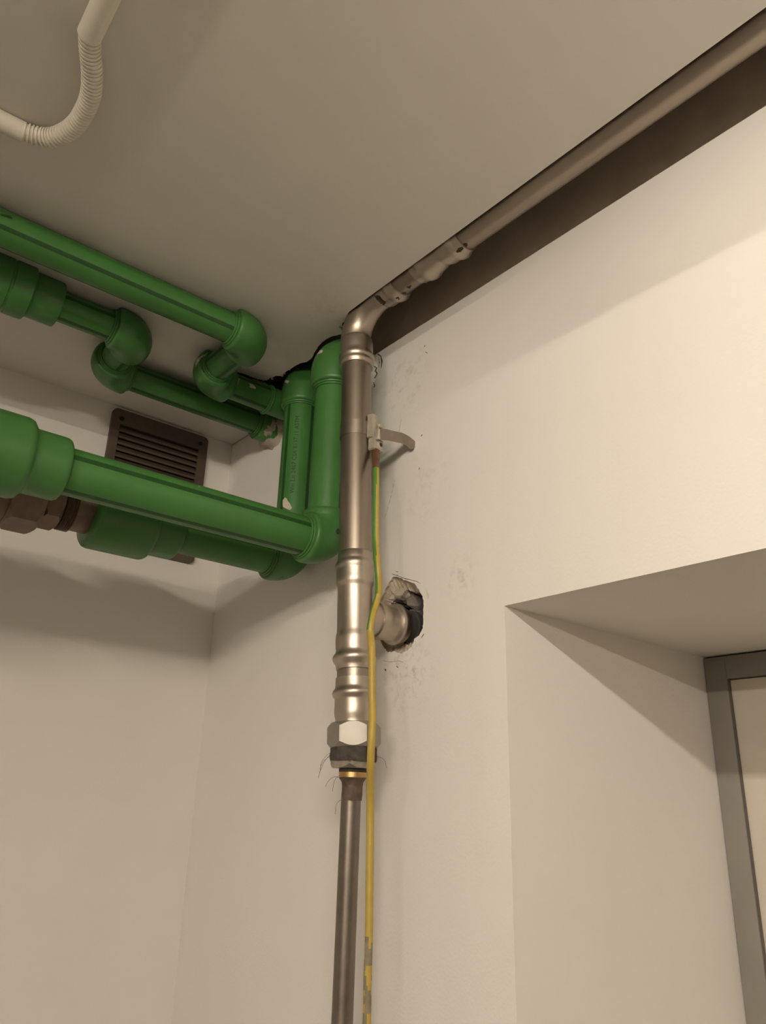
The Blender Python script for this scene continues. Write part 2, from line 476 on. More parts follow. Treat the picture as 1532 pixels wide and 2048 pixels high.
def elbow(parent, c, dA, dB, rs, la, lb, rp, bead=(1, 1), rb=None, m_='green2'):
    c = Vector(c); dA = Vector(dA); dB = Vector(dB)
    rb = rb or min(rs*.98, min(la, lb)-.009)
    pts = []; rad = []
    def leg(d, l):
        return [(c+d*l, rs*.90), (c+d*(l-.0015), rs*.955), (c+d*(l-.004), rs*.985), (c+d*(l-.008), rs)]
    A = leg(dA, la); B = leg(dB, lb)
    arc = []
    for k in range(15):
        t = math.pi/2*k/14
        arc.append((c + dA*(rb*(1-math.sin(t))) + dB*(rb*(1-math.cos(t))), rs))
    seq = A + arc + B[::-1]
    # drop legs points that fall inside the arc
    o = MB().sweep([p for p, _ in seq], [r for _, r in seq], 56).build('elbow', M[m_], parent, angle=50)
    if bead[0]: beads(o, c+dA*la, dA, rp)
    if bead[1]: beads(o, c+dB*lb, dB, rp)
    return o
def socket(parent, a, d, prof, name, m_='green2', seg=56, angle=40):
    return MB().lathe(a, d, prof, seg).build(name, M[m_], parent, angle=angle)

r5, s5 = .0342, .0492
r6, s6 = .0415, .0550
ZU = .984
# --- run that comes along the ceiling, steps back and enters the wall beside the corner (near one)
YA, YA2, XA = 1.362, 1.588, .715
LE = .056
g1 = thing('green_pipe_run', (XA, YA, ZU), 'green plastic pipe stepping back along the ceiling, the longer one with dark stripe', 'pipe', None)
pipe(g1, (-.55, YA, ZU), (XA-LE+.01, YA, ZU), r5, [(-4, .0085), (86, .0085), (-94, .0085)])
e_a = elbow(g1, (XA, YA, ZU), -X_, Y_, s5, LE, LE, r5)
pipe(g1, (XA, YA+LE-.01, ZU), (XA, YA2-LE+.01, ZU), r5, [(-38, .0085), (52, .0085)])
e_a2 = elbow(g1, (XA, YA2, ZU), -Y_, X_, s5, LE, LE+.006, r5)
p_a2 = pipe(g1, (XA+LE-.01, YA2, ZU), (.915, YA2, ZU), r5, [(35, .0085), (-55, .0085)])
c_a2 = socket(g1, (.893, YA2, ZU), X_, [(0, r5+.002), (.001, .0358), (.004, .0362), (.108, .0362)], 'wall_socket')
beads(c_a2, (.893, YA2, ZU), -X_, r5)
# --- second run, further back
YB, YB2, XB = 1.537, 1.722, .512
g2 = thing('green_pipe_run', (XB, YB, ZU), 'green plastic pipe with stepped coupling, behind the longer ceiling pipe', 'pipe', None)
pipe(g2, (.30, YB, ZU), (XB-LE+.01, YB, ZU), r5, [(48, .0085), (-42, .0085)])
e_b = elbow(g2, (XB, YB, ZU), -X_, Y_, s5, LE, LE, r5)
pipe(g2, (XB, YB+LE-.01, ZU), (XB, YB2-LE+.01, ZU), r5, [(-38, .0085)])
e_b2 = elbow(g2, (XB, YB2, ZU), -Y_, X_, s5, LE, LE, r5)
p_b2 = pipe(g2, (XB+LE-.01, YB2, ZU), (.95, YB2, ZU), r5, [(48, .0085), (-42, .0085)])
socket(g2, (.336, YB, ZU), -X_, [(0, r5+.001), (.0008, s5*.97), (.003, s5), (.056, s5), (.058, s5*.99), (.060, .0520), (.063, .0575), (.068, .0585), (.100, .0585), (.102, .056), (.106, .056), (.108, .0585), (.9, .0585)], 'stepped_coupling')
c_b2 = socket(g2, (.940, YB2, ZU), X_, [(0, r5+.001), (.002, s5*.9), (.006, s5*.95), (.07, s5)], 'wall_socket')
beads(c_b2, (.940, YB2, ZU), -X_, r5)

# --- riser further from the steel pipe: into the wall above, lower leg with the brown union
XL, YLr, ZL2 = .942, 1.497, .5305
g3 = thing('green_riser_run', (XL, YLr, ZL2), 'green plastic riser with printed lettering and lower leg ending in brown metal union', 'pipe', None)
ZLt = 1.030
e_lt = elbow(g3, (XL, YLr, ZLt), -Z_, X_, .0535, .088, .09, r6, (1, 0))
p_l = pipe(g3, (XL, YLr, ZL2+.05), (XL, YLr, ZLt-.05), r6, [(44, .0085), (-46, .0085)])
e_lb = elbow(g3, (XL, YLr, ZL2), Z_, -X_, s6, .060, .060, r6, (1, 1))
pipe(g3, (XL-.05, YLr, ZL2), (.62, YLr, ZL2), r6, [(30, .0095)])
socket(g3, (.650, YLr, ZL2), -X_, [(0, r6+.001), (.001, .0555), (.004, .058), (.010, .0592), (.052, .0592), (.056, .0592), (.058, .064), (.062, .0700), (.068, .0728), (.070, .0732), (.176, .0732), (.183, .0715), (.188, .066), (.189, .05)], 'threaded_adaptor')
un = MB(); un.lathe((.475, YLr, ZL2), -X_, [(0, .046), (.050, .046)], 40)
un.build('union_tail', M['oldbrass'], g3)
un = MB()
prof = []
for k in range(6):
    prof += [(.048+k*.004, .0505), (.050+k*.004, .0475)]
un.lathe((.475, YLr, ZL2), -X_, prof, 40); un.build('union_thread', M['oldbrass'], g3)
MB().hexprism((.475, YLr, ZL2), -X_, .072, .108, .0560, .3, .25).build('union_hexagon', M['oldbrass'], g3, angle=25)
MB().hexprism((.475, YLr, ZL2), -X_, .108, .170, .0730, .1, .25).build('union_nut', M['oldbrass'], g3, angle=25)
MB().lathe((.475, YLr, ZL2), -X_, [(.168, .060), (.19, .060), (.20, .068), (.6, .068)], 40).build('union_body', M['oldbrass'], g3)

# --- riser next to the steel pipe, lower leg runs to a big stepped coupling
XR, YR, ZR2, ZRt = .896, 1.290, .5185, .978
g4 = thing('green_riser_run', (XR, YR, ZR2), 'bright green plastic riser beside steel pipe, lower leg with big stepped coupling', 'pipe', None)
e_rt = elbow(g4, (XR, YR, ZRt), -Z_, X_, s6, .087, .056, r6, (1, 0))
pipe(g4, (XR+.04, YR+.008, ZRt), (1.001, YR+.008, ZRt), .030, m_='green', name='wall_stub')
p_r = pipe(g4, (XR, YR, ZR2+.05), (XR, YR, ZRt-.05), r6, [(42, .0085)])
e_rb = elbow(g4, (XR, YR, ZR2), Z_, -X_, s6, .064, .056, r6, (0, 1))
p_c = pipe(g4, (XR-.046, YR, ZR2), (.30, YR, ZR2), r6, [(40, .0095), (-50, .0085)])
socket(g4, (.344, YR, ZR2), -X_, [(0, r6+.001), (.0008, .050), (.003, .0535), (.007, .0555), (.014, .056), (.056, .056), (.060, .057), (.063, .061), (.068, .0675), (.076, .0700), (.9, .0700)], 'stepped_coupling')

# ------------------------------------------------------------------ stainless press-fit pipe
XS = .885
rS = .0326
def zr(py): # height on the riser axis for a photograph row
    xx = 711 if py < 1160 else 706 if py < 1280 else 703
    return on_x(xx, py, XS-.0205).z
RT_TOP = Vector((XS, 1.1910, .90)); RT_BOT = Vector((XS, 1.1485, .12))
def rax(z): # leaning riser axis
    t = (z-RT_TOP.z)/(RT_BOT.z-RT_TOP.z); return RT_TOP.lerp(RT_BOT, t)
RD = (RT_BOT-RT_TOP).normalized()        # downwards
ZP = 1.051                               # ceiling pipe axis
st = thing('steel_press_pipe', (XS, 1.16, .12), 'bare stainless steel press-fit pipe rising to the ceiling and running along the slot', 'pipe')
def zprof(rows): # rows: (photo row, radius) -> lathe about riser axis from z=.9 downwards
    out = []
    for py, r in rows:
        z = zr(py); out.append((((rax(z)-RT_TOP).dot(RD)), r))
    return out
# elbow
ec = rax(ZP)
BR = .082
pts = []; rad = []
ztop = ZP-BR
for k in range(17):
    t = math.pi/2*k/16
    pts.append(Vector((XS, ec.y - BR*(1-math.cos(t)), ztop + BR*math.sin(t)))); rad.append(.0336)
for q_ in (.012, .024):
    pts.append(pts[16] - Y_*q_)
    rad.append(.0336)
MB().sweep(pts, rad, 56).build('elbow', M['steel_f'], st, angle=60)
collar = [(666, .0330), (668, .0350), (672, .0362), (690, .0366), (696, .0362), (698, .0372), (701, .0396), (704, .0404), (707, .0396), (709.5, .0378), (712, .0384), (715, .0392), (718, .0380), (720, .0364), (722, .0360), (722.5, .0325)]
MB().lathe(RT_TOP, RD, zprof(collar), 56).build('elbow_collar', M['steel_f'], st, angle=60)
tube = MB().lathe(RT_TOP, RD, zprof([(712, rS), (900, rS), (1110, rS)]), 56).build('riser_tube', M['steel'], st)
# tee
tee = [(1097, .0328), (1098, .0342), (1112, .0346), (1115, .0352), (1118, .0378), (1122, .0391), (1127, .0388), (1131, .0373), (1134, .0369), (1150, .0371), (1158, .0371), (1163, .0362), (1168, .0345), (1171, .0339), (1256, .0339),
       (1261, .0345), (1267, .0359), (1273, .0364), (1290, .0359), (1296, .0353), (1302, .0360), (1307, .0396), (1313, .0418), (1319, .0402), (1325, .0362), (1329, .0350), (1336, .0345), (1337, .0325)]
te = MB().lathe(RT_TOP, RD, zprof(tee), 56).build('tee', M['steel_f'], st, angle=60)
tz = zr(1225); tc = rax(tz)
bp = [(.0, .0320), (.036, .0325), (.046, .0330), (.047, .0364), (.052, .0372), (.060, .0374), (.068, .0360), (.076, .0352), (.086, .0354), (.089, .0358), (.093, .0392), (.098, .0414), (.103, .0414), (.107, .0396), (.110, .0358), (.114, .0352), (.119, .0350), (.120, .031)]
BD = Vector((1, 0, 0))
MB().lathe(tc + BD*0, BD, bp, 56).build('branch_socket', M['steel_f'], te, angle=60)
MB().lathe(tc, BD, [(.112, .0300), (.26, .0300)], 40).build('branch_tube', M['rubber'], te)
MB().lathe(tc, BD, [(.138, .0300), (.139, .0350), (.150, .0350), (.151, .030)], 40).build('sleeve_ring', M['rubber'], te)
MB().lathe(RT_TOP, RD, zprof([(1325, .0326), (1360, .0326)]), 48).build('link_tube', M['steel_dk'], st)
ad = [(1352, .0328), (1353, .0350), (1370, .0352), (1374, .0358), (1379, .0394), (1384, .0412), (1390, .0396), (1394, .0366), (1398, .0360), (1412, .0364), (1422, .0366), (1429, .0360), (1436, .0342), (1442, .0338), (1446, .0338), (1450, .0338)]
MB().lathe(RT_TOP, RD, zprof(ad), 56).build('press_adaptor', M['steel_f'], st, angle=60)
def tdist(py): z = zr(py); return (rax(z)-RT_TOP).dot(RD)
# hexagon turned so that one flat faces the camera
def hexrot(c, d):
    d = Vector(d).normalized(); ref = Vector((0, 1, 0)); u = (ref-d*ref.dot(d)).normalized(); w_ = d.cross(u)
    cc = -Vector(c); return math.atan2(cc.dot(w_), cc.dot(u))
hr_ = hexrot(rax(.1), RD)
MB().hexprism(RT_TOP, RD, tdist(1444), tdist(1494), .0492, hr_ + math.pi/6 + .02, .30).build('hexagon', M['nut'], st, angle=25)

# ceiling leg
cy0 = ec.y - BR
def yrow(px, py): return on_x(px, py, XS).y
co = Vector((XS, cy0+.012, ZP))
def cl(yv): return (cy0+.012) - yv
col2 = [(cl(1.105), .0330), (cl(1.102), .0362), (cl(1.097), .0374), (cl(1.078), .0374), (cl(1.073), .0392), (cl(1.066), .0418), (cl(1.059), .0414), (cl(1.053), .0372), (cl(1.046), .0362), (cl(1.045), .0325)]
MB().lathe(co, -Y_, col2, 56).build('elbow_collar', M['steel_f'], st, angle=60)
MB().lathe(co, -Y_, [(cl(1.055), rS), (cl(.96), rS)], 48).build('link_tube', M['steel_dk'], st)
cp = [(cl(.991), .0325), (cl(.990), .0358), (cl(.982), .0364), (cl(.976), .0372), (cl(.970), .0412), (cl(.963), .0424), (cl(.956), .0410), (cl(.949), .0378), (cl(.940), .0366), (cl(.930), .0350), (cl(.922), .0326), (cl(.916), .0332), (cl(.908), .0368), (cl(.902), .0376), (cl(.889), .0376), (cl(.882), .0412), (cl(.875), .0424), (cl(.869), .0388), (cl(.863), .0364), (cl(.853), .0360), (cl(.852), .0325)]
cpo = MB().lathe(co, -Y_, cp, 56).build('coupling', M['steel_f'], st, angle=60)
ctube = MB().lathe(co, -Y_, [(cl(.87), rS), (cl(-1), rS), (cl(YMIN+.02), rS)], 48).build('ceiling_tube', M['steel_dk'], st)

# ------------------------------------------------------------------ threaded pipe below
RT2 = rax(zr(1494))
PB = Vector((XS, 1.1492, .0))
tp = thing('threaded_pipe', (XS, 1.1492, FZ), 'thin dull galvanised pipe screwed below the steel press fittings', 'pipe')
def z2(py): return on_x(702, py, XS).z
def c2(z):  # axis of the lower parts
    t = max(0.0, min(1.0, (z-z2(1600))/(zr(1494)-z2(1600)))); return Vector((XS, 1.1492 + (RT2.y-1.1492)*t, z))
base2 = c2(z2(1492))
def d2(py): return base2.z - z2(py)
MB().lathe(base2, -Z_, [(d2(1490), .0410), (d2(1499), .0422), (d2(1505), .0418), (d2(1512), .0430), (d2(1519), .0424), (d2(1524), .0410)], 48).build('hemp_seal', M['hemp'], tp)
MB().hexprism(base2, -Z_, d2(1518), d2(1537), .0438, hr_ + .15, .3).build('reducer_hexagon', M['nut_cast'], tp, angle=25)
MB().lathe(base2, -Z_, [(d2(1535), .0240), (d2(1541), .0252), (d2(1546), .0245)], 40).build('hemp_seal', M['hemp'], tp)
MB().lathe(base2, -Z_, [(d2(1544), .0230), (d2(1545), .0249), (d2(1555), .0249), (d2(1556), .022)], 40).build('brass_ring', M['brass'], tp)
MB().lathe(base2, -Z_, [(d2(1554), .0228), (d2(1557), .0240), (d2(1560), .0220), (d2(1565), .0192), (d2(1572), .0185), (d2(1582), .0183), (d2(1590), .0186), (d2(1594), .0180), (d2(1601), .0176)], 40).build('rusty_end', M['rust'], tp)
rT = .0176
MB().lathe(Vector((XS, 1.1492, z2(1590))), -Z_, [(0, rT), (1, rT), (z2(1590)-FZ, rT)], 40).build('pipe', M['galv'], tp)
# loose hemp fibres
for k, (z0, ang, ln) in enumerate([(1508, 2.5, .05), (1512, 2.8, .035), (1515, 2.3, .03), (1553, 2.6, .03), (1556, 2.9, .035), (1600, 2.4, .03), (1512, -0.6, .03)]):
    rr = random.Random(k+40); b0 = c2(z2(z0)); R0 = .042 if z0 < 1530 else .023 if z0 < 1570 else .0175
    side = -RT.copy(); side.z = 0; side.normalize()
    if ang < 0: side = -side
    p = b0 + side*R0; ps = [p]; dv = (side*.7 + Vector((rr.uniform(-.3, .3), rr.uniform(-.3, .3), rr.uniform(-.4, .6)))).normalized()
    for j in range(8):
        dv = (dv + Vector((rr.uniform(-.3, .3), rr.uniform(-.3, .3), -.28))).normalized(); p = p + dv*ln/8; ps.append(p)
    MB().sweep(ps, .00035, 5).build('hemp_fibre', M['hemp_fibre'], tp)

# ------------------------------------------------------------------ earth clamp with strap
def unpx(px, py, X): return on_x(px, py, X)
zc = .735
cc = rax(zc)
def cyl_on(parent, a, d, prof, name, m_, seg=24): return MB().lathe(a, d, prof, seg).build(name, M[m_], parent)
ek = thing('earth_clamp', (XS, cc.y, zc), 'grey metal earthing clamp with strap tail banded round the steel riser', 'clamp')
# band
bz0, bz1 = -.0155, .0165
MB().lathe_closed(cc, Z_, [(bz0, rS+.0004), (bz0, rS+.0018), (bz1, rS+.0018), (bz1, rS+.0004)], 56).build('band', M['strap'], ek, angle=30)
toc = -cc.copy(); toc.z = 0; toc.normalize()           # towards the camera, horizontal
rgt = Vector((-toc.y, toc.x, 0))                        # photo right as seen from the camera
if rgt.dot(RT) < 0: rgt = -rgt
nrm = (toc*.62 + rgt*.78).normalized()                  # clamp block sits front right
tn = Vector((-nrm.y, nrm.x, 0))
if tn.dot(RT) < 0: tn = -tn
def obox(parent, c, ex, ey, ez, hx, hy, hz, name, m_, bev=.001):
    bm = bmesh.new(); bmesh.ops.create_cube(bm, size=2)
    for q in bm.verts: q.co = Vector((q.co.x*hx, q.co.y*hy, q.co.z*hz))
    if bev: bmesh.ops.bevel(bm, geom=bm.edges[:], offset=bev, segments=2, affect='EDGES')
    for q in bm.verts: q.co = Vector(c) + ex*q.co.x + ey*q.co.y + ez*q.co.z
    o = MB().bm(bm).build(name, M[m_], parent); bm.free(); return o
bc = cc + nrm*(rS+.0085) + Z_*.004 + tn*.005
obox(ek, bc, tn, nrm, Z_, .0080, .0075, .0285, 'block', 'zinc', .002)
obox(ek, bc - tn*.008 + Z_*.001 - nrm*.001, tn, nrm, Z_, .003, .007, .027, 'guide', 'zinc', .001)
sb = bc + Z_*.004 + nrm*.010 + tn*.008
cyl_on(ek, sb, nrm, [(0, .0055), (.004, .0055), (.005, .0045)], 'screw', 'zinc', 16)
cyl_on(ek, sb + tn*.010, (tn*.8+nrm*.6), [(-.004, .004), (.004, .0042), (.0045, .003)], 'screw', 'zinc', 14)
lb_ = bc - Z_*.041 + nrm*.004 + tn*.006
obox(ek, lb_, tn, nrm, Z_, .0150, .0095, .0140, 'terminal', 'zinc', .002)
ts = cyl_on(ek, lb_ + nrm*.008 + tn*.002, nrm, [(0, .0095), (.003, .0095), (.0040, .0080)], 'screw', 'zinc', 20)
cyl_on(ts, lb_ + nrm*.0115 + tn*.002, nrm, [(0, .0050), (.0012, .0050)], 'screw_slot', 'marker', 6)
cyl_on(ek, lb_ + tn*.0128 - Z_*.001, tn, [(0, .0042), (.004, .0042)], 'screw', 'zinc', 14)
# strap tail: from the block out to the wall, last bit bent
path = [unpx(*q) for q in ((750, 868, .896), (762, 868.5, .905), (776, 870, .925), (793, 874, .950), (806, 877, .971), (818, 884.5, .986), (829, 895, .9992))]
def ribbon(path, hw, th, sub=6, twist=0):
    P = []
    for i in range(len(path)-1):
        p0 = path[max(i-1, 0)]; p1 = path[i]; p2 = path[i+1]; p3 = path[min(i+2, len(path)-1)]
        for k in range(sub):
            t = k/sub
            P.append(.5*((2*p1) + (p2-p0)*t + (2*p0-5*p1+4*p2-p3)*t*t + (3*p1-p0-3*p2+p3)*t**3))
    P.append(path[-1]); mb = MB(); vs = []; fs = []
    N = len(P)
    for i, p in enumerate(P):
        d = (P[min(i+1, N-1)]-P[max(i-1, 0)]).normalized()
        up = Z_ - d*Z_.dot(d); up.normalize(); nn = d.cross(up)
        k = hw*(1 if i < N-4 else (1, .92, .72, .35)[i-(N-4)])
        for a, b in ((-1, -1), (1, -1), (1, 1), (-1, 1)): vs.append(p + up*k*a + nn*th*b)
    for i in range(N-1):
        for k in range(4): fs.append((i*4+k, i*4+(k+1) % 4, i*4+4+(k+1) % 4, i*4+4+k))
    fs += [(0, 3, 2, 1), (N*4-4, N*4-3, N*4-2, N*4-1)]
    return mb.add(vs, fs)
ribbon(path, .0122, .0006).build('strap_tail', M['strap'], ek, angle=30)

# ------------------------------------------------------------------ earth cable
def cab(px, py, X): return on_x(px, py, X)
lug0 = lb_ - Z_*.013
cpx = [(752, 938, .872), (752, 960, .868), (752, 1000, .866), (751.5, 1050, .866), (752, 1090, .866), (754, 1120, .858), (756.5, 1150, .860), (757.5, 1176, .866), (756, 1192, .868), (751, 1210, .862), (745.5, 1228, .852), (742.5, 1244, .846),
       (740.5, 1256, .844), (741, 1268, .844), (742.5, 1282, .842), (743.5, 1300, .838), (744, 1330, .840), (744, 1370, .840), (744.5, 1400, .840), (745, 1430, .836), (744, 1460, .832), (742.5, 1490, .832), (741, 1530, .836), (740.5, 1570, .848), (740.5, 1620, .858), (740, 1700, .860), (739, 1780, .860), (738, 1860, .860), (736, 1930, .860), (734.5, 1990, .860), (733, 2060, .860)]
pts = [cab(*p) for p in cpx]
last = pts[-1]
pts += [Vector((last.x, last.y, last.z - .3)), Vector((last.x, last.y, FZ+.02))]
def catmull(path, sub):
    P = []
    for i in range(len(path)-1):
        p0 = path[max(i-1, 0)]; p1 = path[i]; p2 = path[i+1]; p3 = path[min(i+2, len(path)-1)]
        for k in range(sub):
            t = k/sub
            P.append(.5*((2*p1) + (p2-p0)*t + (2*p0-5*p1+4*p2-p3)*t*t + (3*p1-p0-3*p2+p3)*t**3))
    P.append(path[-1]); return P
CP = catmull(pts, 6)
ca = thing('earth_cable', (CP[-1].x, CP[-1].y, FZ), 'green and yellow earth cable hanging down beside the steel riser', 'cable')
segs = 20; mb = MB()
RC = .0064
mb.sweep(CP, RC, segs)
# colour the insulation: a green stripe on the left side of the upper length, paint spots low down
Nn = len(CP)
def prow(P):
    q = Vector(P); return 1024 - FPX*q.dot(UP)/q.dot(fw)
for fi in range(len(mb.f)-2):
    i = fi//segs
    ctr = sum((mb.v[k] for k in mb.f[fi]), Vector())/4
    cx = (CP[i]+CP[min(i+1, Nn-1)])/2
    row = prow(cx); off = (ctr-cx)
    sx = off.dot(RT)/RC; sf = -off.dot(fw)/RC
    ang = math.degrees(math.atan2(sx, sf))      # 0 faces the camera, negative = left
    if row < 1260:
        lim = 20 - (row-935)*.17
        mb.m[fi] = 1 if ang < lim and ang > lim-160 else 0
    else:
        mb.m[fi] = 1 if (ang < -100 or ang > 140) else 0
        if row > 1870:
            nv = noise.noise(ctr*55 + Vector((3, 1, 7))) + (.10 if ang < 10 else -.15)
            if nv > -.02: mb.m[fi] = 2
insul = mb.build('insulation', [M['yellow'], M['cgreen'], M['cdirt']], ca)
top = CP[0]
MB().sweep([lug0 + Z_*.002, lug0*.75+top*.25, lug0*.4+top*.6, top + Z_*.0005, top - Z_*.004], [.0085, .0088, .0072, .0066, .0060], 20).build('lug', M['copper'], ca)

# ------------------------------------------------------------------ ventilation grille on the left wall
def lw(px, py): p = on_y(px, py, YL); return p.x, p.z
gx0, gz1 = .622, 1.011
gx1, gz0 = .914, .617
gr = thing('vent_grille', ((gx0+gx1)/2, YL, gz0), 'brown louvred ventilation grille on the left wall behind pipes', 'grille')
t0, t1 = YL-.012, YL+.001
fwid = .040
loopO = []
def rrect(x0, z0, x1, z1, r, n=5):
    out = []
    for cx, cz, a0 in ((x1-r, z1-r, 0), (x0+r, z1-r, 90), (x0+r, z0+r, 180), (x1-r, z0+r, 270)):
        for k in range(n+1):
            a = math.radians(a0 + 90*k/n); out.append((cx+r*math.cos(a), cz+r*math.sin(a)))
    return out
fo = rrect(gx0, gz0, gx1, gz1, .014)
GA, GB, GT = .646, .886, .966
fi_ = [(GA, gz0+.05), (GB, gz0+.05), (GB, GT), (GA, GT)]
mbg = MB()
v, f = fill_loops([fo, fi_], lambda p: Vector((p[0], t0, p[1]))); mbg.add(v, f)
nn = len(fo)
mbg.add([(a, t0, b) for a, b in fo]+[(a, t1, b) for a, b in fo], [(i, (i+1) % nn, nn+(i+1) % nn, nn+i) for i in range(nn)])
nn = 4
mbg.add([(a, t0, b) for a, b in fi_]+[(a, t1-.001, b) for a, b in fi_], [(i, (i+1) % nn, nn+(i+1) % nn, nn+i) for i in range(nn)])
mbg.build('frame', M['grille'], gr, smooth=False)
MB().box((GA-.002, YL-.002, gz0+.048), (GB+.002, YL-.0005, GT+.002)).build('duct_back', M['dark'], gr, smooth=False)
zt = GT-.004; k = 0
while zt > gz0+.055:
    MB().add([(GA, t0-.002, zt-.013), (GB, t0-.002, zt-.013), (GB, YL-.003, zt), (GA, YL-.003, zt),
              (GA, t0-.002, zt-.019), (GB, t0-.002, zt-.019), (GB, YL-.003, zt-.006), (GA, YL-.003, zt-.006)],
             [(0, 1, 2, 3), (4, 7, 6, 5), (0, 4, 5, 1), (2, 6, 7, 3), (0, 3, 7, 4), (1, 5, 6, 2)]).build('slat', M['grille'], gr, smooth=False)
    zt -= .0190
for sx, sz in ((gx0+.026, gz1-.028), (gx1-.024, gz1-.026), (gx0+.026, gz0+.024), (gx1-.024, gz0+.024)):
    MB().lathe((sx, t0+.001, sz), -Y_, [(0, .0062), (.003, .0058), (.0042, .004)], 16).build('screw', M['zinc' if sz < .8 else 'dark'], gr)

# ------------------------------------------------------------------ white conduit on the ceiling
rC = .0155; ZC = H - rC - .002
def cz(px, py, dz=0): return on_z(px, py, ZC-dz)
cd = thing('cable_conduit', (.17, 1.0, ZC), 'white flexible cable conduit with smooth end sleeves on the ceiling', 'conduit')
a0, a1 = cz(-40, 222), cz(48, 265)
dd = (a1-a0).normalized()
MB().lathe(a0-dd*.5, dd, [(0, rC*1.06), ((a1-a0).length+.5-.001, rC*1.06), ((a1-a0).length+.5, rC*1.0)], 32).build('smooth_tube', M['conduit'], cd)
b0, b1 = cz(178, 72), cz(214, -6)
db = (b1-b0).normalized()
MB().lathe(b0, db, [(0, rC*1.0), (.001, rC*1.08), (1.2, rC*1.08)], 32).build('smooth_tube', M['conduit'], cd)
path = catmull([a1-dd*.01, cz(70, 271), cz(100, 275), cz(128, 266), cz(153, 247), cz(170, 220), cz(181, 190), cz(184, 160), cz(183, 130), cz(180, 100), b0+db*.004], 30)
tot = 0; pr = []; rr = []
dist = [0]
for i in range(1, len(path)): dist.append(dist[-1] + (path[i]-path[i-1]).length)
L = dist[-1]; N = 430; NR = 43; j = 0
for i in range(N+1):
    s = L*i/N
    while j < len(dist)-2 and dist[j+1] < s: j += 1
    t = (s-dist[j])/max(1e-9, dist[j+1]-dist[j])
    pr.append(path[j].lerp(path[j+1], min(1, t)))
    ph = (s/L*NR) % 1
    rr.append(rC*(1.0 if .22 < ph < .78 else .85))
MB().sweep(pr, rr, 28).build('corrugated_tube', M['conduit'], cd, angle=18)

# ------------------------------------------------------------------ marks, splashes, lettering
def world_bvh(o):
    me = o.data; off = Vector((0, 0, 0)); p = o.parent
    while p is not None: off += p.location; p = p.parent
    return BVHTree.FromPolygons([v_.co+off for v_ in me.vertices], [list(p_.vertices) for p_ in me.polygons])
def ptx(p): return ((p - Vector((0, 0, EYE)))/S)
def decal(target, poly, name, m_, lift=.0006, step=3.0, rough=0.0, sd=1, parent=None):
    """thin patch on a surface, outlined in photograph pixels and dropped onto the target"""
    bvh = world_bvh(target) if not isinstance(target, BVHTree) else target
    rnd = random.Random(sd)
    loop = []
    for i in range(len(poly)):
        a = Vector(poly[i]); b = Vector(poly[(i+1) % len(poly)]); n_ = max(1, int((b-a).length/step))
        for k in range(n_):
            p = a.lerp(b, k/n_); loop.append(Vector((p.x+rnd.uniform(-rough, rough), p.y+rnd.uniform(-rough, rough))))
    x0 = min(p.x for p in loop); x1 = max(p.x for p in loop); y0 = min(p.y for p in loop); y1 = max(p.y for p in loop)
    pts = list(loop); yy = y0+step*.7
    while yy < y1:
        xx = x0+step*.7
        while xx < x1:
            q = Vector((xx, yy)); ins = False; j_ = len(loop)-1
            for i in range(len(loop)):
                a, b = loop[i], loop[j_]
                if (a.y > q.y) != (b.y > q.y) and q.x < (b.x-a.x)*(q.y-a.y)/(b.y-a.y)+a.x: ins = not ins
                j_ = i
            if ins and min((q-l_).length for l_ in loop) > step*.5: pts.append(q)
            xx += step
        yy += step
    n_ = len(loop)
    res = geometry.delaunay_2d_cdt(pts, [(i, (i+1) % n_) for i in range(n_)], [list(range(n_))], 1, 1e-5)
    vo, fo_ = res[0], res[2]
    vs = []; ok = []
    for p in vo:
        h = bvh.ray_cast(CAMP, ray(p.x, p.y))
        if h[0] is None: vs.append(Vector((0, 0, 0))); ok.append(False)
        else:
            nn_ = h[1] if h[1].dot(ray(p.x, p.y)) < 0 else -h[1]
            vs.append(ptx(h[0] + nn_*lift)); ok.append(True)
    fs = [list(q) for q in fo_ if all(ok[i] for i in q)]
    if not fs: return None
    # keep the largest connected patch
    comp = {}
    par = list(range(len(vs)))
    def find(a_):
        while par[a_] != a_: a_ = par[a_]
        return a_
    for q in fs:
        for i in q[1:]: par[find(i)] = find(q[0])
    for q in fs: comp.setdefault(find(q[0]), []).append(q)
    fs = max(comp.values(), key=len)
    used = sorted({i for q in fs for i in q}); mp_ = {a_: b_ for b_, a_ in enumerate(used)}
    vs = [vs[i] for i in used]; fs = [[mp_[i] for i in q] for q in fs]
    return MB().add(vs, fs).build(name, M[m_], parent if parent else target)
def stroke(target, line, wpx, name, m_, sd=1, rough=.3, lift=.0005, parent=None):
    L_ = []; R_ = []
    rnd = random.Random(sd)
    for i, p in enumerate(line):
        a = Vector(line[max(i-1, 0)]); b = Vector(line[min(i+1, len(line)-1)]); d = (b-a).normalized(); nn_ = Vector((-d.y, d.x))
        k = wpx*.5*(.55 if i in (0, len(line)-1) else 1)*rnd.uniform(.7, 1.2)
        L_.append(Vector(p)+nn_*k); R_.append(Vector(p)-nn_*k)
    return decal(target, L_+R_[::-1], name, m_, lift, 2.5, rough, sd, parent)

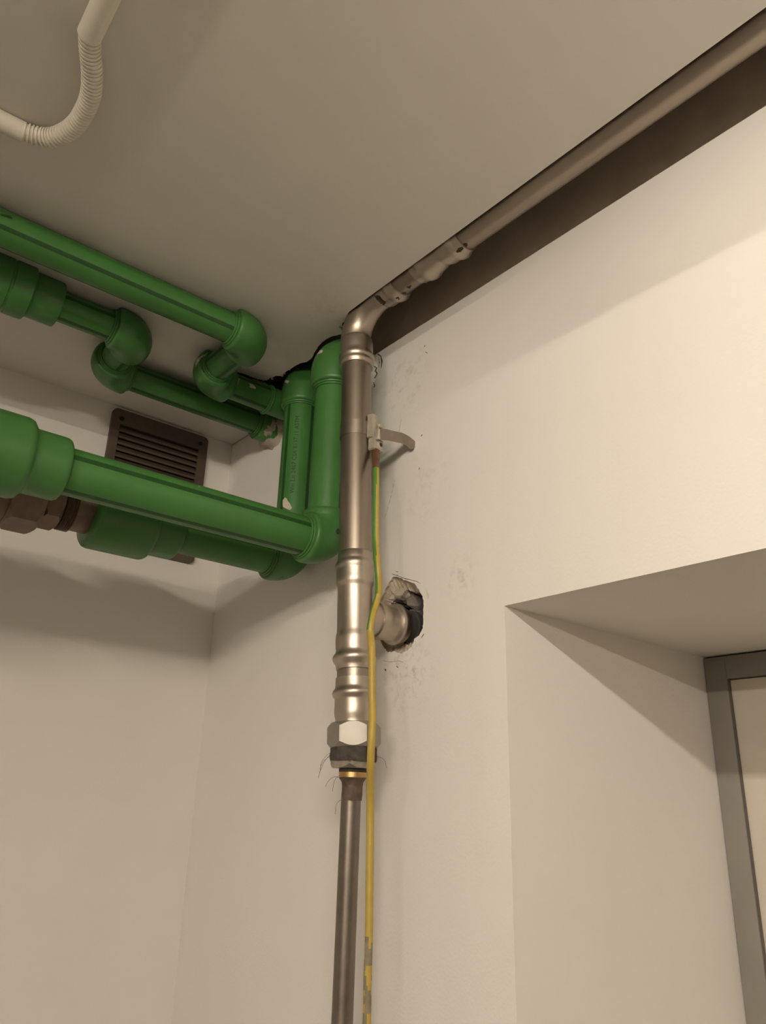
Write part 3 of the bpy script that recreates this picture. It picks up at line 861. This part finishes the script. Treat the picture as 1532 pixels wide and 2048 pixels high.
# plaster on the green fittings
decal(e_lt, [(569, 763), (573, 761), (578, 761), (578, 764), (576, 767), (572, 766)], 'plaster_splash', 'splash', rough=.4, sd=2)
decal(e_lt, [(605, 803), (608, 800), (613, 800), (619, 802), (621, 806), (614, 805)], 'plaster_splash', 'splash', rough=.4, sd=3)
decal(e_lt, [(594, 737), (597, 738), (599, 740), (595, 739)], 'plaster_splash', 'splash', rough=.2, sd=4)
decal(e_rt, [(646, 700), (645, 705), (640, 707), (634, 709), (628, 716), (623, 723), (622, 728), (625, 717), (630, 708), (637, 702)], 'plaster_splash', 'splash', rough=.4, sd=5)
decal(e_lt, [(566, 751), (573, 744), (582, 737), (590, 734), (584, 739), (577, 744), (571, 749), (566, 754)], 'plaster_splash', 'splash', rough=.4, sd=6)
decal(p_a2, [(467, 754), (480, 758), (478, 763), (476, 768), (474, 774), (471, 773), (470, 765)], 'plaster_splash', 'splash', rough=.5, sd=7)
decal(p_a2, [(497, 766), (505, 769), (512, 775), (511, 778), (504, 777), (499, 774), (499, 769)], 'plaster_splash', 'splash', rough=.5, sd=8)
decal(p_l, [(566, 1000), (571, 995), (575, 1000), (580, 1008), (584, 1016), (580, 1020), (574, 1018), (566, 1014)], 'plaster_splash', 'splash', rough=.6, sd=9)
for k, (x, y) in enumerate([(467, 622), (463, 620)]):
    decal(e_a, [(x+4, y), (x+8, y+2), (x+9, y+7), (x+7, y+8), (x+6, y+4)], 'plaster_splash', 'splash', rough=.3, sd=k+10)
for tgt, poly, sd in ((e_a2, [(391, 727), (396, 717), (404, 711), (416, 705), (418, 706), (408, 712), (400, 719), (396, 727), (392, 733)], 12),):
    decal(tgt, poly, 'plaster_splash', 'splash', rough=.4, sd=sd)
# plaster lump where the back pipe enters the wall
pl = MB(); vs = []; fs = []
nl, ns = 12, 40
for i in range(nl+1):
    t = i/nl
    for k in range(ns):
        a = 2*math.pi*k/ns
        nz = noise.noise(Vector((math.cos(a)*1.4, math.sin(a)*1.4, t*2.2)))
        r = (.0440 + .022*t**2)*(1+.20*nz+.10*noise.noise(Vector((math.cos(a)*5, math.sin(a)*5, t*7)))) - (.016 if (t < .35 and nz < -.05) else 0)
        vs.append((.945+.06*t, YB2+.002+r*math.cos(a), min(H-.0005, ZU+r*math.sin(a))))
for i in range(nl):
    for k in range(ns): fs.append((i*ns+k, i*ns+(k+1) % ns, (i+1)*ns+(k+1) % ns, (i+1)*ns+k))
fs.append(tuple(range(ns)))
pl.add(vs, fs).build('plaster_lump', M['lump'], wall_right)
pl = MB(); vs = []; fs = []
for i in range(nl+1):
    t = i/nl
    for k in range(ns):
        a = 2*math.pi*k/ns
        nz = noise.noise(Vector((math.cos(a)*1.3+5, math.sin(a)*1.3, t*2.2)))
        r = (.0312 + .008*t**3)*(1+.10*nz)
        vs.append((.965+.038*t, YR+.008+r*math.cos(a), ZRt-.006+r*1.1*math.sin(a)))
for i in range(nl):
    for k in range(ns): fs.append((i*ns+k, i*ns+(k+1) % ns, (i+1)*ns+(k+1) % ns, (i+1)*ns+k))
fs.append(tuple(range(ns)))
pl.add(vs, fs).build('plaster_lump', M['wall'], wall_right)
# crumbs of plaster on the torn ceiling edge
for k, (px, py, r) in enumerate([(508, 762, .007), (515, 764, .008), (522, 766, .007), (529, 769, .008), (535, 772, .006), (527, 760, .004), (544, 757, .004), (568, 746, .005), (578, 738, .005), (563, 750, .006)]):
    p = on_z(px, py, H+.004); chunk(p, (r, r*.8, r*.6), k+30, M['splash'], 'plaster_crumb', ceiling)
chunk(on_z(684, 652, H+.004), (.010, .008, .006), 55, M['rubble'], 'plaster_crumb', ceiling)
# felt-pen strokes on the steel joints
stroke(cpo, [(913, 504), (919, 500), (926, 495)], 8, 'marker_stroke', 'marker', 1)
stroke(ctube, [(925, 494), (930, 490), (935, 488)], 8, 'marker_stroke', 'marker', 2)
stroke(cpo, [(825, 572), (829, 569), (832, 566)], 7, 'marker_stroke', 'marker', 3)
link2 = [o for o in st.children if o.name.startswith('link_tube')][-1]
stroke(link2, [(814, 574), (818, 575), (821, 571), (819, 577)], 5.5, 'marker_stroke', 'marker', 4)
stroke(link2, [(801, 588), (807, 586), (811, 585), (809, 590)], 3, 'marker_stroke', 'marker', 5)
ecol = [o for o in st.children if o.name.startswith('elbow_collar')][-1]
stroke(ecol, [(792, 597), (796, 595), (798, 597), (797, 600)], 3, 'marker_stroke', 'marker', 6)
lab = decal(ecol, [(749, 595), (754, 590), (759, 592), (766, 601), (772, 605), (766, 612), (760, 610), (752, 603)], 'maker_label', 'marker', step=2.5)
def px_text(target, body, p0, ux, size, name, m_, parent, lift=.0009):
    cu = bpy.data.curves.new('lettering', 'FONT'); cu.body = body; cu.size = size; cu.align_x = 'CENTER'; cu.align_y = 'CENTER'; cu.resolution_u = 2
    to = bpy.data.objects.new('lettering_tmp', cu); COL.objects.link(to); bpy.context.view_layer.update()
    me = bpy.data.meshes.new_from_object(to); bm = bmesh.new(); bm.from_mesh(me); bmesh.ops.triangulate(bm, faces=bm.faces[:]); bm.verts.index_update()
    ux = Vector(ux).normalized(); uy = Vector((ux.y, -ux.x)); bvh = world_bvh(target); vs = []; ok = True
    for q in bm.verts:
        p = Vector(p0) + ux*q.co.x + uy*q.co.y
        h = bvh.ray_cast(CAMP, ray(p.x, p.y))
        if h[0] is None: ok = False; break
        nn_ = h[1] if h[1].dot(ray(p.x, p.y)) < 0 else -h[1]
        vs.append(ptx(h[0]+nn_*lift))
    fs = [[q.index for q in fc.verts] for fc in bm.faces]; bm.free()
    bpy.data.objects.remove(to); bpy.data.meshes.remove(me); bpy.data.curves.remove(cu)
    return MB().add(vs, fs).build(name, M[m_], parent, smooth=False) if ok else None
px_text(ecol, 'viega', (760, 601), (17, 14.5), 5.4, 'lettering', 'label_ink', lab if lab else ecol)
stroke(tube, [(678, 1058), (680, 1066)], 5, 'marker_stroke', 'marker', 8)
stroke(e_lb, [(556, 1162), (561, 1154), (566, 1154), (567, 1161)], 1.6, 'moulded_mark', 'print', 31)
stroke(e_rb, [(639, 1131), (645, 1126), (648, 1131)], 1.6, 'moulded_mark', 'print', 32)
stroke(e_rb, [(657, 1131), (663, 1128)  , (668, 1127)], 1.4, 'moulded_mark', 'print', 33)
pA = [o for o in g1.children if o.name.startswith('pipe')][0]
stroke(pA, [(0, 429), (10, 432), (18, 434), (24, 438)], 5, 'pen_mark', 'print', 34)
decal(p_c, [(354, 951), (358, 951), (358, 954), (355, 954)], 'plaster_splash', 'splash', sd=35)
decal(p_c, [(394, 968), (401, 971), (398, 975)], 'plaster_splash', 'splash', sd=36)
# screws seen as a dark lug beside the lower green elbow
decal(e_rb, [(671, 1062), (675, 1057), (679, 1058), (679, 1069), (674, 1069)], 'marker_stroke', 'print', sd=9, rough=.5)
# cracks and scratches in the paint of the right wall
def joined_bvh(obs):
    vs = []; fs = []
    for o in obs:
        off = Vector((0, 0, 0)); p = o.parent
        while p is not None: off += p.location; p = p.parent
        b0_ = len(vs); vs += [v_.co+off for v_ in o.data.vertices]; fs += [[i+b0_ for i in p_.vertices] for p_ in o.data.polygons]
    return BVHTree.FromPolygons(vs, fs)
WB = joined_bvh([wall_right] + [o for o in wall_right.children if o.name.startswith('plaster_lump')])
for k, (ln, wd) in enumerate([([(752, 704), (757, 709), (762, 713), (764, 722), (763, 736)], 2.6), ([(748, 733), (753, 736), (751, 742), (754, 747), (749, 757)], 3.2), ([(757, 713), (759, 725), (758, 735)], 1.5),
        ([(747, 764), (750, 772), (748, 775)], 2), ([(850, 690), (849, 694)], 1.3), ([(851, 704), (855, 707)], 1.5), ([(784, 1148), (795, 1151), (806, 1156), (818, 1159), (831, 1162), (842, 1167)], 1.3), ([(848, 1172), (853, 1180), (856, 1190), (857, 1199)], .6),
        ([(766, 1321), (780, 1324), (797, 1322), (806, 1324)], 1.0), ([(848, 1268), (843, 1275)], 2), ([(803, 838), (800, 852), (798, 866)], .7), ([(790, 960), (783, 990), (775, 1020), (768, 1040)], .6),
        ([(838, 940), (839, 935)], 1.6), ([(793, 1332), (797, 1336)], 2), ([(770, 1338), (772, 1342)], 3), ([(791, 1143), (797, 1144)], 1.2), ([(845, 869), (842, 873)], 1.6)]):
    if len(ln) == 2:
        ln = [ln[0], ((ln[0][0]+ln[1][0])/2+.3, (ln[0][1]+ln[1][1])/2), ln[1]]
    stroke(WB, ln, wd, 'paint_crack', 'crack_faint' if k in (7, 8, 10, 11) else 'crack', k+60, .35, .0003, wall_right)

# printed lettering along the riser: text bent round the pipe
def pipe_text(body, org, up, r, ang, size, parent, m_, lift=.0004):
    cu = bpy.data.curves.new('lettering', 'FONT'); cu.body = body; cu.size = size*S; cu.align_x = 'LEFT'; cu.align_y = 'CENTER'
    cu.resolution_u = 2
    to = bpy.data.objects.new('lettering_tmp', cu); COL.objects.link(to)
    bpy.context.view_layer.update()
    me = bpy.data.meshes.new_from_object(to)
    bm = bmesh.new(); bm.from_mesh(me)
    bmesh.ops.triangulate(bm, faces=bm.faces[:])
    up = Vector(up).normalized(); e1, e2 = face_angle_basis(org, up)
    if e2.dot(RT) < 0: e2 = -e2
    vs = []; fs = []
    bm.verts.index_update()
    for q in bm.verts:
        x, y = q.co.x/S, q.co.y/S
        th = math.radians(ang) - y/r          # top of the letters towards photo left
        vs.append(Vector(org) + up*x + (e1*math.cos(th)+e2*math.sin(th))*(r+lift))
    for fc in bm.faces: fs.append([q.index for q in fc.verts])
    bm.free()
    bpy.data.objects.remove(to); bpy.data.meshes.remove(me); bpy.data.curves.remove(cu)
    return MB().add(vs, fs).build('lettering', M[m_], parent, smooth=False)
pipe_text('Wm Lic 2467 CSA B137.11 ASTM', (XL, YLr, .688), Z_, r6, -10, .0150, p_l, 'print')
